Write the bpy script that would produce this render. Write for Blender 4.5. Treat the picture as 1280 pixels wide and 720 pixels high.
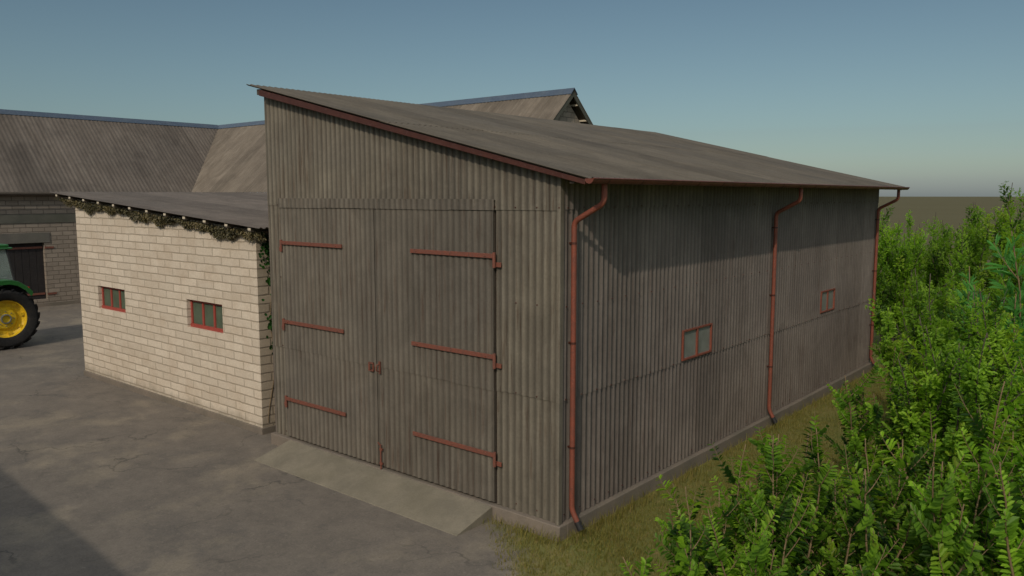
import bpy, bmesh, math, random
from math import radians, sin, cos, pi, sqrt, atan2
from mathutils import Vector, Matrix
import numpy as np

for o in list(bpy.data.objects): bpy.data.objects.remove(o)
S = bpy.context.scene
COL = S.collection
R = math.radians

# ------------------------------------------------------------------ camera
cd = bpy.data.cameras.new("camera"); cam = bpy.data.objects.new("camera", cd); COL.objects.link(cam)
cam.location = (6.078, -8.207, 4.522)
cam.rotation_euler = (pi/2 - 0.1146, 0, 0.6976)
cd.sensor_width = 36.0; cd.sensor_fit = 'HORIZONTAL'; cd.lens = 36.0 * 1003.5 / 1280.0
cd.clip_start = 0.05; cd.clip_end = 9000
S.camera = cam

# ------------------------------------------------------------------ light
TO_SUN = Vector((0.58, -1.51, 1.13)).normalized()
elev = math.asin(TO_SUN.z); azim = atan2(TO_SUN.x, TO_SUN.y)
W = bpy.data.worlds.new("World"); S.world = W; W.use_nodes = True
wn = W.node_tree.nodes; wl = W.node_tree.links; wn.clear()
sky = wn.new('ShaderNodeTexSky'); sky.sky_type = 'NISHITA'; sky.sun_disc = False
sky.sun_elevation = elev; sky.sun_rotation = azim
sky.altitude = 0; sky.air_density = 1.0; sky.dust_density = 0.8; sky.ozone_density = 1.5
bg = wn.new('ShaderNodeBackground'); bg.inputs['Strength'].default_value = 0.11
wo = wn.new('ShaderNodeOutputWorld')
hs = wn.new('ShaderNodeHueSaturation'); hs.inputs['Saturation'].default_value = 0.70; hs.inputs['Hue'].default_value = 0.482
wl.new(sky.outputs[0], hs.inputs['Color']); 
# added fill light: sky dimmed towards the horizon, boosted and warmed overhead
tc = wn.new('ShaderNodeTexCoord'); sx = wn.new('ShaderNodeSeparateXYZ'); wl.new(tc.outputs['Generated'], sx.inputs[0])
er = wn.new('ShaderNodeValToRGB'); wl.new(sx.outputs['Z'], er.inputs[0]); ee = er.color_ramp.elements
while len(ee) < 5: ee.new(0.5)
for i, (p_, c_) in enumerate([(0.0, (0.150, 0.172, 0.195)), (0.035, (0.152, 0.178, 0.176)), (0.27, (0.116, 0.144, 0.162)), (0.45, (0.70, 0.62, 0.56)), (0.75, (0.82, 0.72, 0.62))]):
    ee[i].position = p_; ee[i].color = (*c_, 1)
mu = wn.new('ShaderNodeMix'); mu.data_type = 'RGBA'; mu.blend_type = 'MULTIPLY'; mu.inputs[0].default_value = 1.0
wl.new(hs.outputs[0], mu.inputs[6]); wl.new(er.outputs[0], mu.inputs[7])
sc_ = wn.new('ShaderNodeVectorMath'); sc_.operation = 'SCALE'; sc_.inputs['Scale'].default_value = 3.6
wl.new(mu.outputs[2], sc_.inputs[0]); wl.new(sc_.outputs[0], bg.inputs[0]); wl.new(bg.outputs[0], wo.inputs[0])
sd = bpy.data.lights.new("sun", 'SUN'); sd.energy = 2.2; sd.angle = R(0.6); sd.color = (1.0, 0.90, 0.76)
so = bpy.data.objects.new("sun", sd); COL.objects.link(so)
so.rotation_euler = TO_SUN.to_track_quat('Z', 'Y').to_euler(); so.location = (0, 0, 30)
vs = S.view_settings
vs.view_transform = 'Standard'; vs.look = 'None'; vs.exposure = -0.42; vs.gamma = 1.0; vs.use_curve_mapping = False

# ------------------------------------------------------------------ material helpers
class NT:
    def __init__(s, name):
        s.m = bpy.data.materials.new(name); s.m.use_nodes = True
        s.t = s.m.node_tree; s.n = s.t.nodes; s.n.clear()
        s.out = s.n.new('ShaderNodeOutputMaterial'); s.b = s.n.new('ShaderNodeBsdfPrincipled')
        s.t.links.new(s.b.outputs[0], s.out.inputs[0])
    def link(s, a, b): s.t.links.new(a, b)
    def node(s, ty, **kw):
        n = s.n.new(ty)
        for k, v in kw.items(): setattr(n, k, v)
        return n
    def pos(s, world=True):
        if world: return s.node('ShaderNodeNewGeometry').outputs['Position']
        return s.node('ShaderNodeTexCoord').outputs['Object']
    def mapping(s, vec, scale=(1, 1, 1), loc=(0, 0, 0), rot=(0, 0, 0)):
        n = s.node('ShaderNodeMapping'); s.link(vec, n.inputs[0])
        n.inputs['Scale'].default_value = scale; n.inputs['Location'].default_value = loc; n.inputs['Rotation'].default_value = rot
        return n.outputs[0]
    def noise(s, vec, scale, detail=4, rough=0.55, dist=0.0):
        n = s.node('ShaderNodeTexNoise'); s.link(vec, n.inputs['Vector'])
        n.inputs['Scale'].default_value = scale; n.inputs['Detail'].default_value = detail
        n.inputs['Roughness'].default_value = rough; n.inputs['Distortion'].default_value = dist
        return n.outputs['Fac']
    def ramp(s, fac, stops):
        n = s.node('ShaderNodeValToRGB'); s.link(fac, n.inputs[0]); e = n.color_ramp.elements
        while len(e) < len(stops): e.new(0.5)
        for i, (p, c) in enumerate(stops):
            e[i].position = p; e[i].color = (c, c, c, 1) if isinstance(c, (int, float)) else (*c, 1)
        return n.outputs[0]
    def mix(s, fac, a, b, mode='MIX'):
        n = s.node('ShaderNodeMix', data_type='RGBA', blend_type=mode)
        for sock, v in ((n.inputs[0], fac), (n.inputs[6], a), (n.inputs[7], b)):
            if isinstance(v, (int, float)): sock.default_value = v
            elif isinstance(v, (tuple, list)): sock.default_value = (*v, 1)
            else: s.link(v, sock)
        return n.outputs[2]
    def math(s, op, a, b=0.0, clamp=False):
        n = s.node('ShaderNodeMath', operation=op); n.use_clamp = clamp
        for sock, v in ((n.inputs[0], a), (n.inputs[1], b)):
            if isinstance(v, (int, float)): sock.default_value = v
            else: s.link(v, sock)
        return n.outputs[0]
    def sep(s, vec):
        n = s.node('ShaderNodeSeparateXYZ'); s.link(vec, n.inputs[0]); return n.outputs
    def comb(s, x, y, z=0.0):
        n = s.node('ShaderNodeCombineXYZ')
        for sock, v in zip(n.inputs, (x, y, z)):
            if isinstance(v, (int, float)): sock.default_value = v
            else: s.link(v, sock)
        return n.outputs[0]
    def bump(s, h, strength=0.3, dist=0.02):
        n = s.node('ShaderNodeBump'); s.link(h, n.inputs['Height'])
        n.inputs['Strength'].default_value = strength; n.inputs['Distance'].default_value = dist
        s.link(n.outputs[0], s.b.inputs['Normal'])
    def set(s, color=None, rough=None, metal=None, spec=None):
        for k, v in (('Base Color', color), ('Roughness', rough), ('Metallic', metal), ('Specular IOR Level', spec)):
            if v is None: continue
            i = s.b.inputs[k]
            if isinstance(v, (int, float)): i.default_value = v
            elif isinstance(v, (tuple, list)): i.default_value = (*v, 1)
            else: s.link(v, i)
        return s.m

def sheet_mat(name, ca, cb, dark, stain, streak, sheetaxis=None, rough=0.62, stain_amt=0.5, grain=1.0, metal=0.0, spec=0.15, ribs=0.0):
    """old weathered corrugated sheet; streak = mapping scale (small along the fall of the sheet)"""
    t = NT(name); p = t.pos()
    st = t.noise(t.mapping(p, streak), 1.0, 5, 0.65)
    big = t.noise(p, 0.45, 3, 0.5, 0.6)
    fine = t.noise(p, 28, 4, 0.7)
    c = t.mix(t.ramp(st, [(0.30, 0), (0.70, 1)]), ca, cb)
    c = t.mix(t.math('MULTIPLY', t.ramp(big, [(0.35, 0), (0.65, 1)]), 0.55), c, dark)
    mid = t.noise(p, 1.4, 5, 0.65, 0.8); k = t.math('ADD', t.math('MULTIPLY', t.ramp(mid, [(0.3, 0), (0.7, 1)]), 0.32), 0.84)
    c = t.mix(1.0, c, t.comb(k, k, k), 'MULTIPLY')
    st2 = t.noise(t.mapping(p, tuple(a*1.7 for a in streak), (3.1, 7.7, 1.3)), 1.0, 4, 0.7)
    mask = t.math('MULTIPLY', t.ramp(st2, [(0.53, 0), (0.72, 1)]), t.ramp(t.noise(p, 1.3, 3), [(0.38, 0), (0.6, 1)]))
    c = t.mix(t.math('MULTIPLY', mask, stain_amt), c, stain)
    st3 = t.noise(t.mapping(p, tuple(a*3.2 if a > 2 else a*2.2 for a in streak), (9.1, 2.7, 4.3)), 1.0, 3, 0.6)
    m3 = t.math('MULTIPLY', t.ramp(st3, [(0.56, 0), (0.66, 1)]), t.ramp(t.noise(p, 0.8, 3), [(0.42, 0), (0.6, 1)]))
    c = t.mix(t.math('MULTIPLY', m3, stain_amt*0.9), c, stain)
    if sheetaxis is not None:      # each sheet a slightly different tone
        s_ = t.sep(p)[sheetaxis]
        wn_ = t.node('ShaderNodeTexWhiteNoise', noise_dimensions='1D')
        t.link(t.math('FLOOR', t.math('DIVIDE', s_, 0.96)), wn_.inputs['W'])
        k = t.math('ADD', t.math('MULTIPLY', wn_.outputs['Value'], 0.26), 0.86)
        c = t.mix(1.0, c, t.comb(k, k, k), 'MULTIPLY')
        if ribs:                   # rib highlights and shade painted into the colour: crests lighter, valleys darker
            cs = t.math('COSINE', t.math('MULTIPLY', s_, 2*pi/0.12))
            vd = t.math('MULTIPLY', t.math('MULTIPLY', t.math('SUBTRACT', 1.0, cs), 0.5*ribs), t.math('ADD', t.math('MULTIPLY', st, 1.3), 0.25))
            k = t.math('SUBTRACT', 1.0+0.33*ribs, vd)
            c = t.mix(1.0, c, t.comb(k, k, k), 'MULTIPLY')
    f = t.math('ADD', t.math('MULTIPLY', fine, 0.5*grain), 1-0.25*grain)
    c = t.mix(1.0, c, t.comb(f, f, f), 'MULTIPLY')
    t.bump(fine, 0.25, 0.006)
    return t.set(c, t.math('ADD', t.math('MULTIPLY', st, 0.25), rough-0.12), metal, spec)

def paint_mat(name, col, worn, rough=0.55, scale=9, amt=0.6, world=True, spec=0.4):
    t = NT(name); p = t.pos(world)
    n = t.noise(p, scale, 5, 0.7); n2 = t.noise(p, scale*6, 3, 0.6)
    c = t.mix(t.math('MULTIPLY', t.ramp(n, [(0.42, 0), (0.68, 1)]), amt), col, worn)
    n3 = t.noise(p, scale*2.3, 6, 0.8)
    c = t.mix(t.math('MULTIPLY', t.ramp(n3, [(0.58, 0), (0.64, 1)]), amt*0.8), c, tuple(a*0.45+0.03 for a in worn))
    c = t.mix(t.math('MULTIPLY', t.ramp(n2, [(0.60, 0), (0.70, 1)]), amt*0.5), c, tuple(min(1, a*1.3+0.06) for a in col))
    k = t.math('ADD', t.math('MULTIPLY', n2, 0.4), 0.8)
    c = t.mix(1.0, c, t.comb(k, k, k), 'MULTIPLY'); t.bump(n, 0.15, 0.004)
    return t.set(c, t.math('ADD', t.math('MULTIPLY', n, 0.3), rough-0.15), 0, spec)

def block_mat(name, axis, c1, c2, mortar, dirt, bw=0.65, rh=0.166, base_dirt=True, zoff=0.0, ms=0.019):
    t = NT(name); p = t.pos(); s = t.sep(p)
    wob = t.noise(p, 1.1, 2); u = t.math('ADD', s[axis], 20.07)
    v = t.math('ADD', t.math('ADD', s[2], zoff), t.math('MULTIPLY', t.math('SUBTRACT', t.noise(p, 5, 3), 0.5), 0.035))
    b = t.node('ShaderNodeTexBrick'); t.link(t.comb(u, v), b.inputs['Vector'])
    b.offset = 0.5; b.squash = 1.0
    b.inputs['Color1'].default_value = (*c1, 1); b.inputs['Color2'].default_value = (*c2, 1); b.inputs['Mortar'].default_value = (*mortar, 1)
    b.inputs['Scale'].default_value = 1.0; b.inputs['Mortar Size'].default_value = ms; b.inputs['Mortar Smooth'].default_value = 0.6
    b.inputs['Brick Width'].default_value = bw; b.inputs['Row Height'].default_value = rh; b.inputs['Bias'].default_value = 0.0
    n = t.noise(p, 2.3, 5, 0.65); nf = t.noise(p, 34, 4, 0.7)
    c = t.mix(t.math('MULTIPLY', t.ramp(n, [(0.45, 0), (0.75, 1)]), 0.45), b.outputs['Color'], dirt)
    k = t.math('ADD', t.math('MULTIPLY', nf, 0.5), 0.75); c = t.mix(1.0, c, t.comb(k, k, k), 'MULTIPLY')
    if base_dirt:    # splash-back grime with its own ragged outline at the foot of the wall
        g = t.math('ADD', s[2], t.math('MULTIPLY', t.math('SUBTRACT', t.noise(p, 3.0, 4, 0.7), 0.5), 0.5))
        c = t.mix(t.ramp(g, [(0.02, 0.65), (0.30, 0.0)]), c, (0.17, 0.15, 0.11))
    h = t.math('ADD', t.math('MULTIPLY', b.outputs['Fac'], -1.0), t.math('MULTIPLY', nf, 0.25))
    t.bump(h, 0.6, 0.012)
    return t.set(c, 0.9, 0, 0.15)

def concrete_mat(name, ca, cb, stain, scale=1.6, rough=0.9):
    t = NT(name); p = t.pos()
    n = t.noise(p, scale, 5, 0.6, 0.3); n2 = t.noise(p, scale*14, 4, 0.7); n3 = t.noise(p, scale*0.4, 3)
    c = t.mix(t.ramp(n, [(0.35, 0), (0.65, 1)]), ca, cb)
    c = t.mix(t.math('MULTIPLY', t.ramp(n3, [(0.45, 0), (0.7, 1)]), 0.6), c, stain)
    k = t.math('ADD', t.math('MULTIPLY', n2, 0.5), 0.75); c = t.mix(1.0, c, t.comb(k, k, k), 'MULTIPLY')
    t.bump(n2, 0.4, 0.01)
    return t.set(c, rough, 0, 0.2)

M = {}
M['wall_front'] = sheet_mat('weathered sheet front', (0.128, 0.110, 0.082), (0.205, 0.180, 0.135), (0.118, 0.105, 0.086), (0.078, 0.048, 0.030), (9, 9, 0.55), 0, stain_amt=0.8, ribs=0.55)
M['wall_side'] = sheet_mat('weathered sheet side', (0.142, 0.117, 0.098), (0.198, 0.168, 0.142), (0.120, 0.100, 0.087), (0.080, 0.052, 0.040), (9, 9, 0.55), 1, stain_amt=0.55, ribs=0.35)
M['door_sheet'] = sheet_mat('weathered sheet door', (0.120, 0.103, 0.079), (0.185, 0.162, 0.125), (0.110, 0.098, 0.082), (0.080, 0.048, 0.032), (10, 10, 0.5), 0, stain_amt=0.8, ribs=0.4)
M['roof'] = sheet_mat('mono roof sheet', (0.100, 0.084, 0.062), (0.132, 0.112, 0.084), (0.085, 0.077, 0.065), (0.085, 0.066, 0.045), (0.35, 4.0, 0.35), 1, rough=0.75, stain_amt=0.35)
M['roof_annex'] = sheet_mat('annex roof sheet', (0.112, 0.092, 0.076), (0.150, 0.126, 0.104), (0.095, 0.082, 0.070), (0.075, 0.06, 0.045), (0.35, 4.0, 0.35), 1, rough=0.8)
M['roof_east'] = sheet_mat('barn roof east slope', (0.105, 0.086, 0.069), (0.155, 0.130, 0.106), (0.085, 0.073, 0.062), (0.19, 0.165, 0.13), (0.5, 3.2, 0.5), 1, rough=0.85, stain_amt=0.5, spec=0.1)
M['roof_south'] = sheet_mat('barn roof south slope', (0.140, 0.113, 0.084), (0.195, 0.162, 0.124), (0.115, 0.094, 0.073), (0.26, 0.22, 0.17), (3.2, 0.5, 0.5), 0, rough=0.85, stain_amt=0.5, spec=0.1)
M['ridge'] = paint_mat('blue grey ridge metal', (0.060, 0.082, 0.115), (0.09, 0.11, 0.13), 0.5, 2)
M['rust_paint'] = paint_mat('rust red paint', (0.22, 0.062, 0.036), (0.13, 0.048, 0.032), 0.55, 7, 0.7)
M['rust_dark'] = paint_mat('dark red brown paint', (0.060, 0.019, 0.012), (0.09, 0.030, 0.018), 0.5, 5, 0.7)
M['gutter'] = paint_mat('gutter red paint', (0.150, 0.045, 0.028), (0.09, 0.034, 0.022), 0.5, 5, 0.7)
M['hinge'] = paint_mat('hinge red paint', (0.185, 0.060, 0.036), (0.11, 0.055, 0.04), 0.65, 14, 0.8)
M['red_frame'] = paint_mat('window frame red', (0.34, 0.060, 0.042), (0.22, 0.05, 0.035), 0.5, 12, 0.5)
M['black'] = paint_mat('black rubber end', (0.02, 0.02, 0.02), (0.035, 0.03, 0.03), 0.6)
M['wood_dark'] = paint_mat('old timber', (0.075, 0.058, 0.042), (0.045, 0.04, 0.03), 0.85, 6)
M['timber_end'] = paint_mat('sawn timber end', (0.62, 0.54, 0.40), (0.4, 0.34, 0.25), 0.8, 20, 0.5)
M['plinth'] = concrete_mat('plinth concrete', (0.215, 0.175, 0.135), (0.165, 0.140, 0.112), (0.13, 0.12, 0.09), 2.2)
M['ramp'] = concrete_mat('ramp concrete', (0.235, 0.205, 0.150), (0.175, 0.155, 0.115), (0.155, 0.138, 0.095), 2.6)
M['lintel'] = concrete_mat('lintel concrete', (0.12, 0.11, 0.095), (0.16, 0.145, 0.12), (0.10, 0.10, 0.08), 2)
M['band'] = concrete_mat('ring beam concrete', (0.085, 0.085, 0.068), (0.12, 0.115, 0.092), (0.06, 0.065, 0.045), 2)
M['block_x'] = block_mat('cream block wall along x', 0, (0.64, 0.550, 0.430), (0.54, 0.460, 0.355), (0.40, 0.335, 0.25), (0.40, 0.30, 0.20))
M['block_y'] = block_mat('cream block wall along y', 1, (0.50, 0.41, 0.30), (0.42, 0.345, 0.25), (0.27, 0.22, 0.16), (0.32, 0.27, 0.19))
M['oblock_y'] = block_mat('old block wall along y', 1, (0.300, 0.250, 0.195), (0.235, 0.195, 0.152), (0.14, 0.118, 0.092), (0.19, 0.155, 0.115), 0.45, 0.18, False)
M['oblock_x'] = block_mat('old block wall along x', 0, (0.300, 0.250, 0.195), (0.235, 0.195, 0.152), (0.14, 0.118, 0.092), (0.19, 0.155, 0.115), 0.45, 0.18, False)

def glass_mat(name, col, rough=0.2, spec=0.5):
    t = NT(name); p = t.pos(); n = t.noise(p, 5, 4, 0.6)
    c = t.mix(t.ramp(n, [(0.3, 0), (0.75, 1)]), col, tuple(a*1.6 for a in col))
    return t.set(c, t.math('ADD', t.math('MULTIPLY', n, 0.35), rough), 0, spec)
M['glass'] = glass_mat('dusty window glass', (0.15, 0.155, 0.13))
M['glass_green'] = glass_mat('green dusty glass', (0.065, 0.085, 0.055), 0.35, 0.3)
M['dark_door'] = paint_mat('dark tarred planks', (0.016, 0.013, 0.012), (0.03, 0.024, 0.02), 0.8, 4)

# ground ------------------------------------------------------------
def grass_color(t, p):
    a = t.noise(p, 0.9, 5, 0.65, 0.5); b = t.noise(p, 7, 5, 0.75); c_ = t.noise(p, 45, 3, 0.7)
    c = t.mix(t.ramp(a, [(0.35, 0), (0.65, 1)]), (0.135, 0.150, 0.040), (0.190, 0.170, 0.055))
    c = t.mix(t.math('MULTIPLY', t.ramp(b, [(0.52, 0), (0.70, 1)]), 0.7), c, (0.25, 0.165, 0.070))
    c = t.mix(t.math('MULTIPLY', t.ramp(b, [(0.28, 1), (0.45, 0)]), 0.7), c, (0.085, 0.105, 0.025))
    k = t.math('ADD', t.math('MULTIPLY', c_, 0.9), 0.55)
    return t.mix(1.0, c, t.comb(k, k, k), 'MULTIPLY'), c_
def ground_mat():
    t = NT('meadow ground'); p = t.pos(); g, f = grass_color(t, p)
    s = t.sep(p)
    far = t.noise(t.mapping(p, (0.004, 0.02, 1)), 1.0, 4)
    fc = t.mix(far, (0.105, 0.088, 0.040), (0.125, 0.110, 0.055))
    d = t.math('ADD', s[1], t.math('MULTIPLY', t.noise(p, 0.08, 3), 20))
    g = t.mix(t.ramp(t.math('DIVIDE', d, 120.0), [(0.30, 0), (0.55, 1)]), g, fc)
    t.bump(f, 0.5, 0.03)
    return t.set(g, 0.95, 0, 0.1)
def yard_mat():
    t = NT('worn yard asphalt'); p = t.pos(); s = t.sep(p)
    n1 = t.noise(p, 0.42, 6, 0.7, 0.15); n2 = t.noise(p, 1.7, 8, 0.78, 0.1); n3 = t.noise(p, 38, 4, 0.75)
    n4 = t.noise(p, 0.8, 7, 0.75, 0.2)
    c = t.mix(t.ramp(n2, [(0.34, 0), (0.68, 1)]), (0.135, 0.117, 0.096), (0.200, 0.170, 0.136))
    c = t.mix(t.math('MULTIPLY', t.ramp(n1, [(0.50, 0), (0.68, 1)]), 0.75), c, (0.30, 0.250, 0.175))
    c = t.mix(t.math('MULTIPLY', t.ramp(n4, [(0.52, 0), (0.66, 1)]), 0.45), c, (0.088, 0.082, 0.076))
    v = t.node('ShaderNodeTexVoronoi'); t.link(p, v.inputs['Vector']); v.inputs['Scale'].default_value = 55
    k = t.math('ADD', t.math('MULTIPLY', n3, 0.75), 0.62)
    c = t.mix(1.0, c, t.comb(k, k, k), 'MULTIPLY')
    c = t.mix(t.ramp(v.outputs['Distance'], [(0.06, 0.35), (0.22, 0)]), c, (0.30, 0.27, 0.23))
    w = t.node('ShaderNodeVectorMath', operation='ADD'); t.link(p, w.inputs[0])
    nn_ = t.node('ShaderNodeTexNoise'); nn_.inputs['Scale'].default_value = 1.6; nn_.inputs['Detail'].default_value = 5; t.link(p, nn_.inputs['Vector'])
    t.link(nn_.outputs['Color'], w.inputs[1])
    vc = t.node('ShaderNodeTexVoronoi', feature='DISTANCE_TO_EDGE'); vc.inputs['Scale'].default_value = 0.42; t.link(w.outputs[0], vc.inputs['Vector'])
    cr = t.math('MULTIPLY', t.ramp(vc.outputs['Distance'], [(0.003, 1), (0.010, 0)]), t.ramp(t.noise(p, 0.5, 2), [(0.45, 0), (0.6, 0.55)]))
    c = t.mix(cr, c, (0.045, 0.042, 0.036))
    sp = t.ramp(t.noise(p, 11, 6, 0.8), [(0.56, 0), (0.68, 1)]); c = t.mix(t.math('MULTIPLY', sp, 0.4), c, (0.30, 0.26, 0.20))
    sp = t.ramp(t.noise(p, 16, 5, 0.8), [(0.30, 1), (0.44, 0)]); c = t.mix(t.math('MULTIPLY', sp, 0.45), c, (0.06, 0.055, 0.048))
    g, f = grass_color(t, p)
    # the turf creeps over the edge of the asphalt near the barn corner
    e = t.math('SUBTRACT', t.math('ADD', s[0], 0.78), t.math('MULTIPLY', t.math('ADD', s[1], 0.45), -1.25))
    e = t.math('ADD', e, t.math('MULTIPLY', t.math('SUBTRACT', t.noise(p, 2.2, 5, 0.7), 0.5), 2.2))
    c = t.mix(t.ramp(e, [(0.0, 0), (0.55, 1)]), c, g)
    t.bump(n3, 0.35, 0.012)
    return t.set(c, 0.88, 0, 0.25)
M['ground'] = ground_mat(); M['yard'] = yard_mat()

# ------------------------------------------------------------------ object helpers
def tag(o, label=None, cat=None, group=None, kind=None):
    if label: o['label'] = label
    if cat: o['category'] = cat
    if group: o['group'] = group
    if kind: o['kind'] = kind
    return o
def empty(name, loc, rz=0.0):
    o = bpy.data.objects.new(name, None); COL.objects.link(o); o.location = loc; o.rotation_euler = (0, 0, rz)
    o.empty_display_size = 0.3; return o
def link_mesh(name, me, parent=None):
    o = bpy.data.objects.new(name, me); COL.objects.link(o)
    if parent: o.parent = parent
    return o
def fin(name, bm, mat, parent=None, smooth=False, org=None, bevel=0.0, solid=0.0, angle=40):
    """links a bmesh (in world metres) as one mesh object; org = base of the thing it belongs to"""
    if org is not None: bmesh.ops.translate(bm, verts=bm.verts, vec=-Vector(org))
    bmesh.ops.recalc_face_normals(bm, faces=bm.faces)
    if solid: bmesh.ops.solidify(bm, geom=bm.faces[:], thickness=solid); smooth = 'auto'; angle = 50
    me = bpy.data.meshes.new(name); bm.to_mesh(me); bm.free()
    for m in (mat if isinstance(mat, (list, tuple)) else [mat]): me.materials.append(m)
    if smooth:
        for p in me.polygons: p.use_smooth = True
        if smooth == 'auto': me.set_sharp_from_angle(angle=R(angle))
    o = link_mesh(name, me, parent)
    if bevel:
        md = o.modifiers.new('bevel', 'BEVEL'); md.width = bevel; md.segments = 2; md.limit_method = 'ANGLE'; md.angle_limit = R(35)
    return o
def box(bm, x0, x1, y0, y1, z0, z1, mat=None):
    r = bmesh.ops.create_cube(bm, size=1.0)
    m = Matrix.Translation(((x0+x1)/2, (y0+y1)/2, (z0+z1)/2)) @ Matrix.Diagonal((abs(x1-x0), abs(y1-y0), abs(z1-z0), 1))
    if mat: m = mat @ m
    bmesh.ops.transform(bm, matrix=m, verts=r['verts']); return r['verts']
def prism(bm, pts, ext):
    """polygon pts (3D) extruded by vector ext"""
    a = [bm.verts.new(p) for p in pts]; b = [bm.verts.new(Vector(p)+Vector(ext)) for p in pts]
    bm.faces.new(a); bm.faces.new(b[::-1]); n = len(pts)
    for i in range(n): bm.faces.new((a[i], b[i], b[(i+1) % n], a[(i+1) % n]))
def tube(bm, pts, r, seg=12, caps=True):
    rs = r if isinstance(r, (list, tuple)) else [r]*len(pts)
    pts = [Vector(p) for p in pts]; rings = []; ref = None
    for i, p in enumerate(pts):
        d = (pts[min(i+1, len(pts)-1)] - pts[max(i-1, 0)]).normalized()
        if ref is None: ref = Vector((0, 0, 1)) if abs(d.z) < 0.9 else Vector((1, 0, 0))
        u = d.cross(ref).normalized(); v = u.cross(d).normalized(); ref = v
        rings.append([bm.verts.new(p + rs[i]*(cos(2*pi*k/seg)*u + sin(2*pi*k/seg)*v)) for k in range(seg)])
    for a, b in zip(rings, rings[1:]):
        for k in range(seg): bm.faces.new((a[k], a[(k+1) % seg], b[(k+1) % seg], b[k]))
    if caps: bm.faces.new(rings[0][::-1]); bm.faces.new(rings[-1])
def bend_pts(pts, rad=0.06, n=5):
    """rounds the corners of a polyline"""
    P = [Vector(p) for p in pts]; out = [P[0]]
    for i in range(1, len(P)-1):
        a = (P[i-1]-P[i]).normalized()*rad; b = (P[i+1]-P[i]).normalized()*rad
        for k in range(n+1):
            t = k/n; out.append(P[i] + a*(1-t)**2 + b*t**2)
    out.append(P[-1]); return out
def lathe(bm, prof, seg=48, M4=None):
    """profile of (radius, along) about the local X axis"""
    rings = []
    for r, a in prof:
        if r < 1e-5: rings.append([bm.verts.new((a, 0, 0))])
        else: rings.append([bm.verts.new((a, r*cos(2*pi*k/seg), r*sin(2*pi*k/seg))) for k in range(seg)])
    for A, B in zip(rings, rings[1:]):
        for k in range(seg):
            k2 = (k+1) % seg
            if len(A) == 1: bm.faces.new((A[0], B[k], B[k2]))
            elif len(B) == 1: bm.faces.new((A[k], B[0], A[k2]))
            else: bm.faces.new((A[k], B[k], B[k2], A[k2]))
    vs_ = [v for r in rings for v in r]
    if M4: bmesh.ops.transform(bm, matrix=M4, verts=vs_)
    return vs_
rng = random.Random(7)
PITCH = 0.12
def corr(bm, O, U, V, N, u0, u1, v0, v1, amp=0.011, holes=(), jit=0.012, sheet=0.96, lift=0.0, n=8, seedo=0):
    """corrugated sheets: plane O + u*U + v*V, waves along N; v0, v1 may be functions of u; holes = (ua, ub, va, vb)"""
    rr = random.Random(100+seedo); O = Vector(O); U = Vector(U); V = Vector(V); N = Vector(N)
    f0 = v0 if callable(v0) else (lambda u: v0); f1 = v1 if callable(v1) else (lambda u: v1)
    us = []; k0 = math.floor(u0/PITCH*n); k = k0
    us.append(u0)
    while True:
        k += 1; u = k*PITCH/n
        if u >= u1-1e-4: break
        if u > u0+1e-4: us.append(u)
    for h in holes: us += [h[0], h[1]]
    us.append(u1); us = sorted(set(round(a, 5) for a in us))
    shj = {}
    def J(u):
        s = math.floor(u/sheet)
        if s not in shj: shj[s] = (rr.uniform(-jit, jit), rr.uniform(0, 0.004), rr.uniform(-1, 1)*jit*0.6)
        return shj[s]
    def pt(u, v, s):
        return O + U*u + V*v + N*(amp*cos(2*pi*u/PITCH) + lift + s[1])
    for a, b in zip(us, us[1:]):
        m = (a+b)/2; s = J(m); cuts = [(lambda u: f0(u)+s[0], f1)]
        hs = [h for h in holes if h[0]-1e-4 <= m <= h[1]+1e-4]
        for h in hs:
            cuts = [(lambda u: f0(u)+s[0], lambda u, h=h: h[2]), (lambda u, h=h: h[3], f1)]
        for lo, hi in cuts:
            if hi(m)-lo(m) < 0.002: continue
            q = [bm.verts.new(pt(a, lo(a), s)), bm.verts.new(pt(b, lo(b), s)), bm.verts.new(pt(b, hi(b), s)), bm.verts.new(pt(a, hi(a), s))]
            bm.faces.new(q)
    bmesh.ops.remove_doubles(bm, verts=bm.verts, dist=0.0004)

# ================================================================== SETTING
bm = bmesh.new()
Gs = [-4000, -400, -60, 60, 400, 4000]
gv = [[bm.verts.new((x, y, -0.012)) for y in Gs] for x in Gs]
for i in range(5):
    for j in range(5): bm.faces.new((gv[i][j], gv[i+1][j], gv[i+1][j+1], gv[i][j+1]))
tag(fin('ground', bm, M['ground']), kind='structure')
bm = bmesh.new()
outl = [(-60, -30), (3.2, -30), (3.0, -10), (2.4, -5), (1.9, -1.2), (0.9, -0.5), (-0.05, 0.2), (-0.05, 0.6), (-6, 0.6), (-6.3, 14), (-8, 30), (-60, 30)]
bm.faces.new([bm.verts.new((x, y, -0.004)) for x, y in outl])
tag(fin('yard', bm, M['yard']), kind='structure')

# ================================================================== MONO-PITCH BARN
BW, BL, HE = 6.45, 13.61, 4.70          # width, length, low eave height of the wall
SL = 0.237                              # roof rise per metre towards -X
PH = 0.20                               # plinth
Z1, Z2 = 1.84, 4.34                     # laps of the wall sheets
def roofz(x): return 4.842 - SL*x       # underside of the roof sheet
barn = empty('sheet_metal_barn', (-BW/2, BL/2, 0))
tag(barn, 'tall windowed barn clad in weathered grey corrugated sheet with a single sloping roof', 'barn')
BO = barn.location.copy()
# plinth
bm = bmesh.new(); p = 0.07
for a in ((-BW-p, p, -p, 0.10), (-0.10, p, 0.1002, BL+p), (-BW-p, -BW+0.1, 0.1002, BL+p), (-BW+0.1002, -0.1002, BL-0.10, BL+p)):
    box(bm, a[0], a[1], a[2], a[3], -0.2, PH-0.004)
fin('plinth', bm, M['plinth'], barn, org=BO, bevel=0.012)
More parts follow.
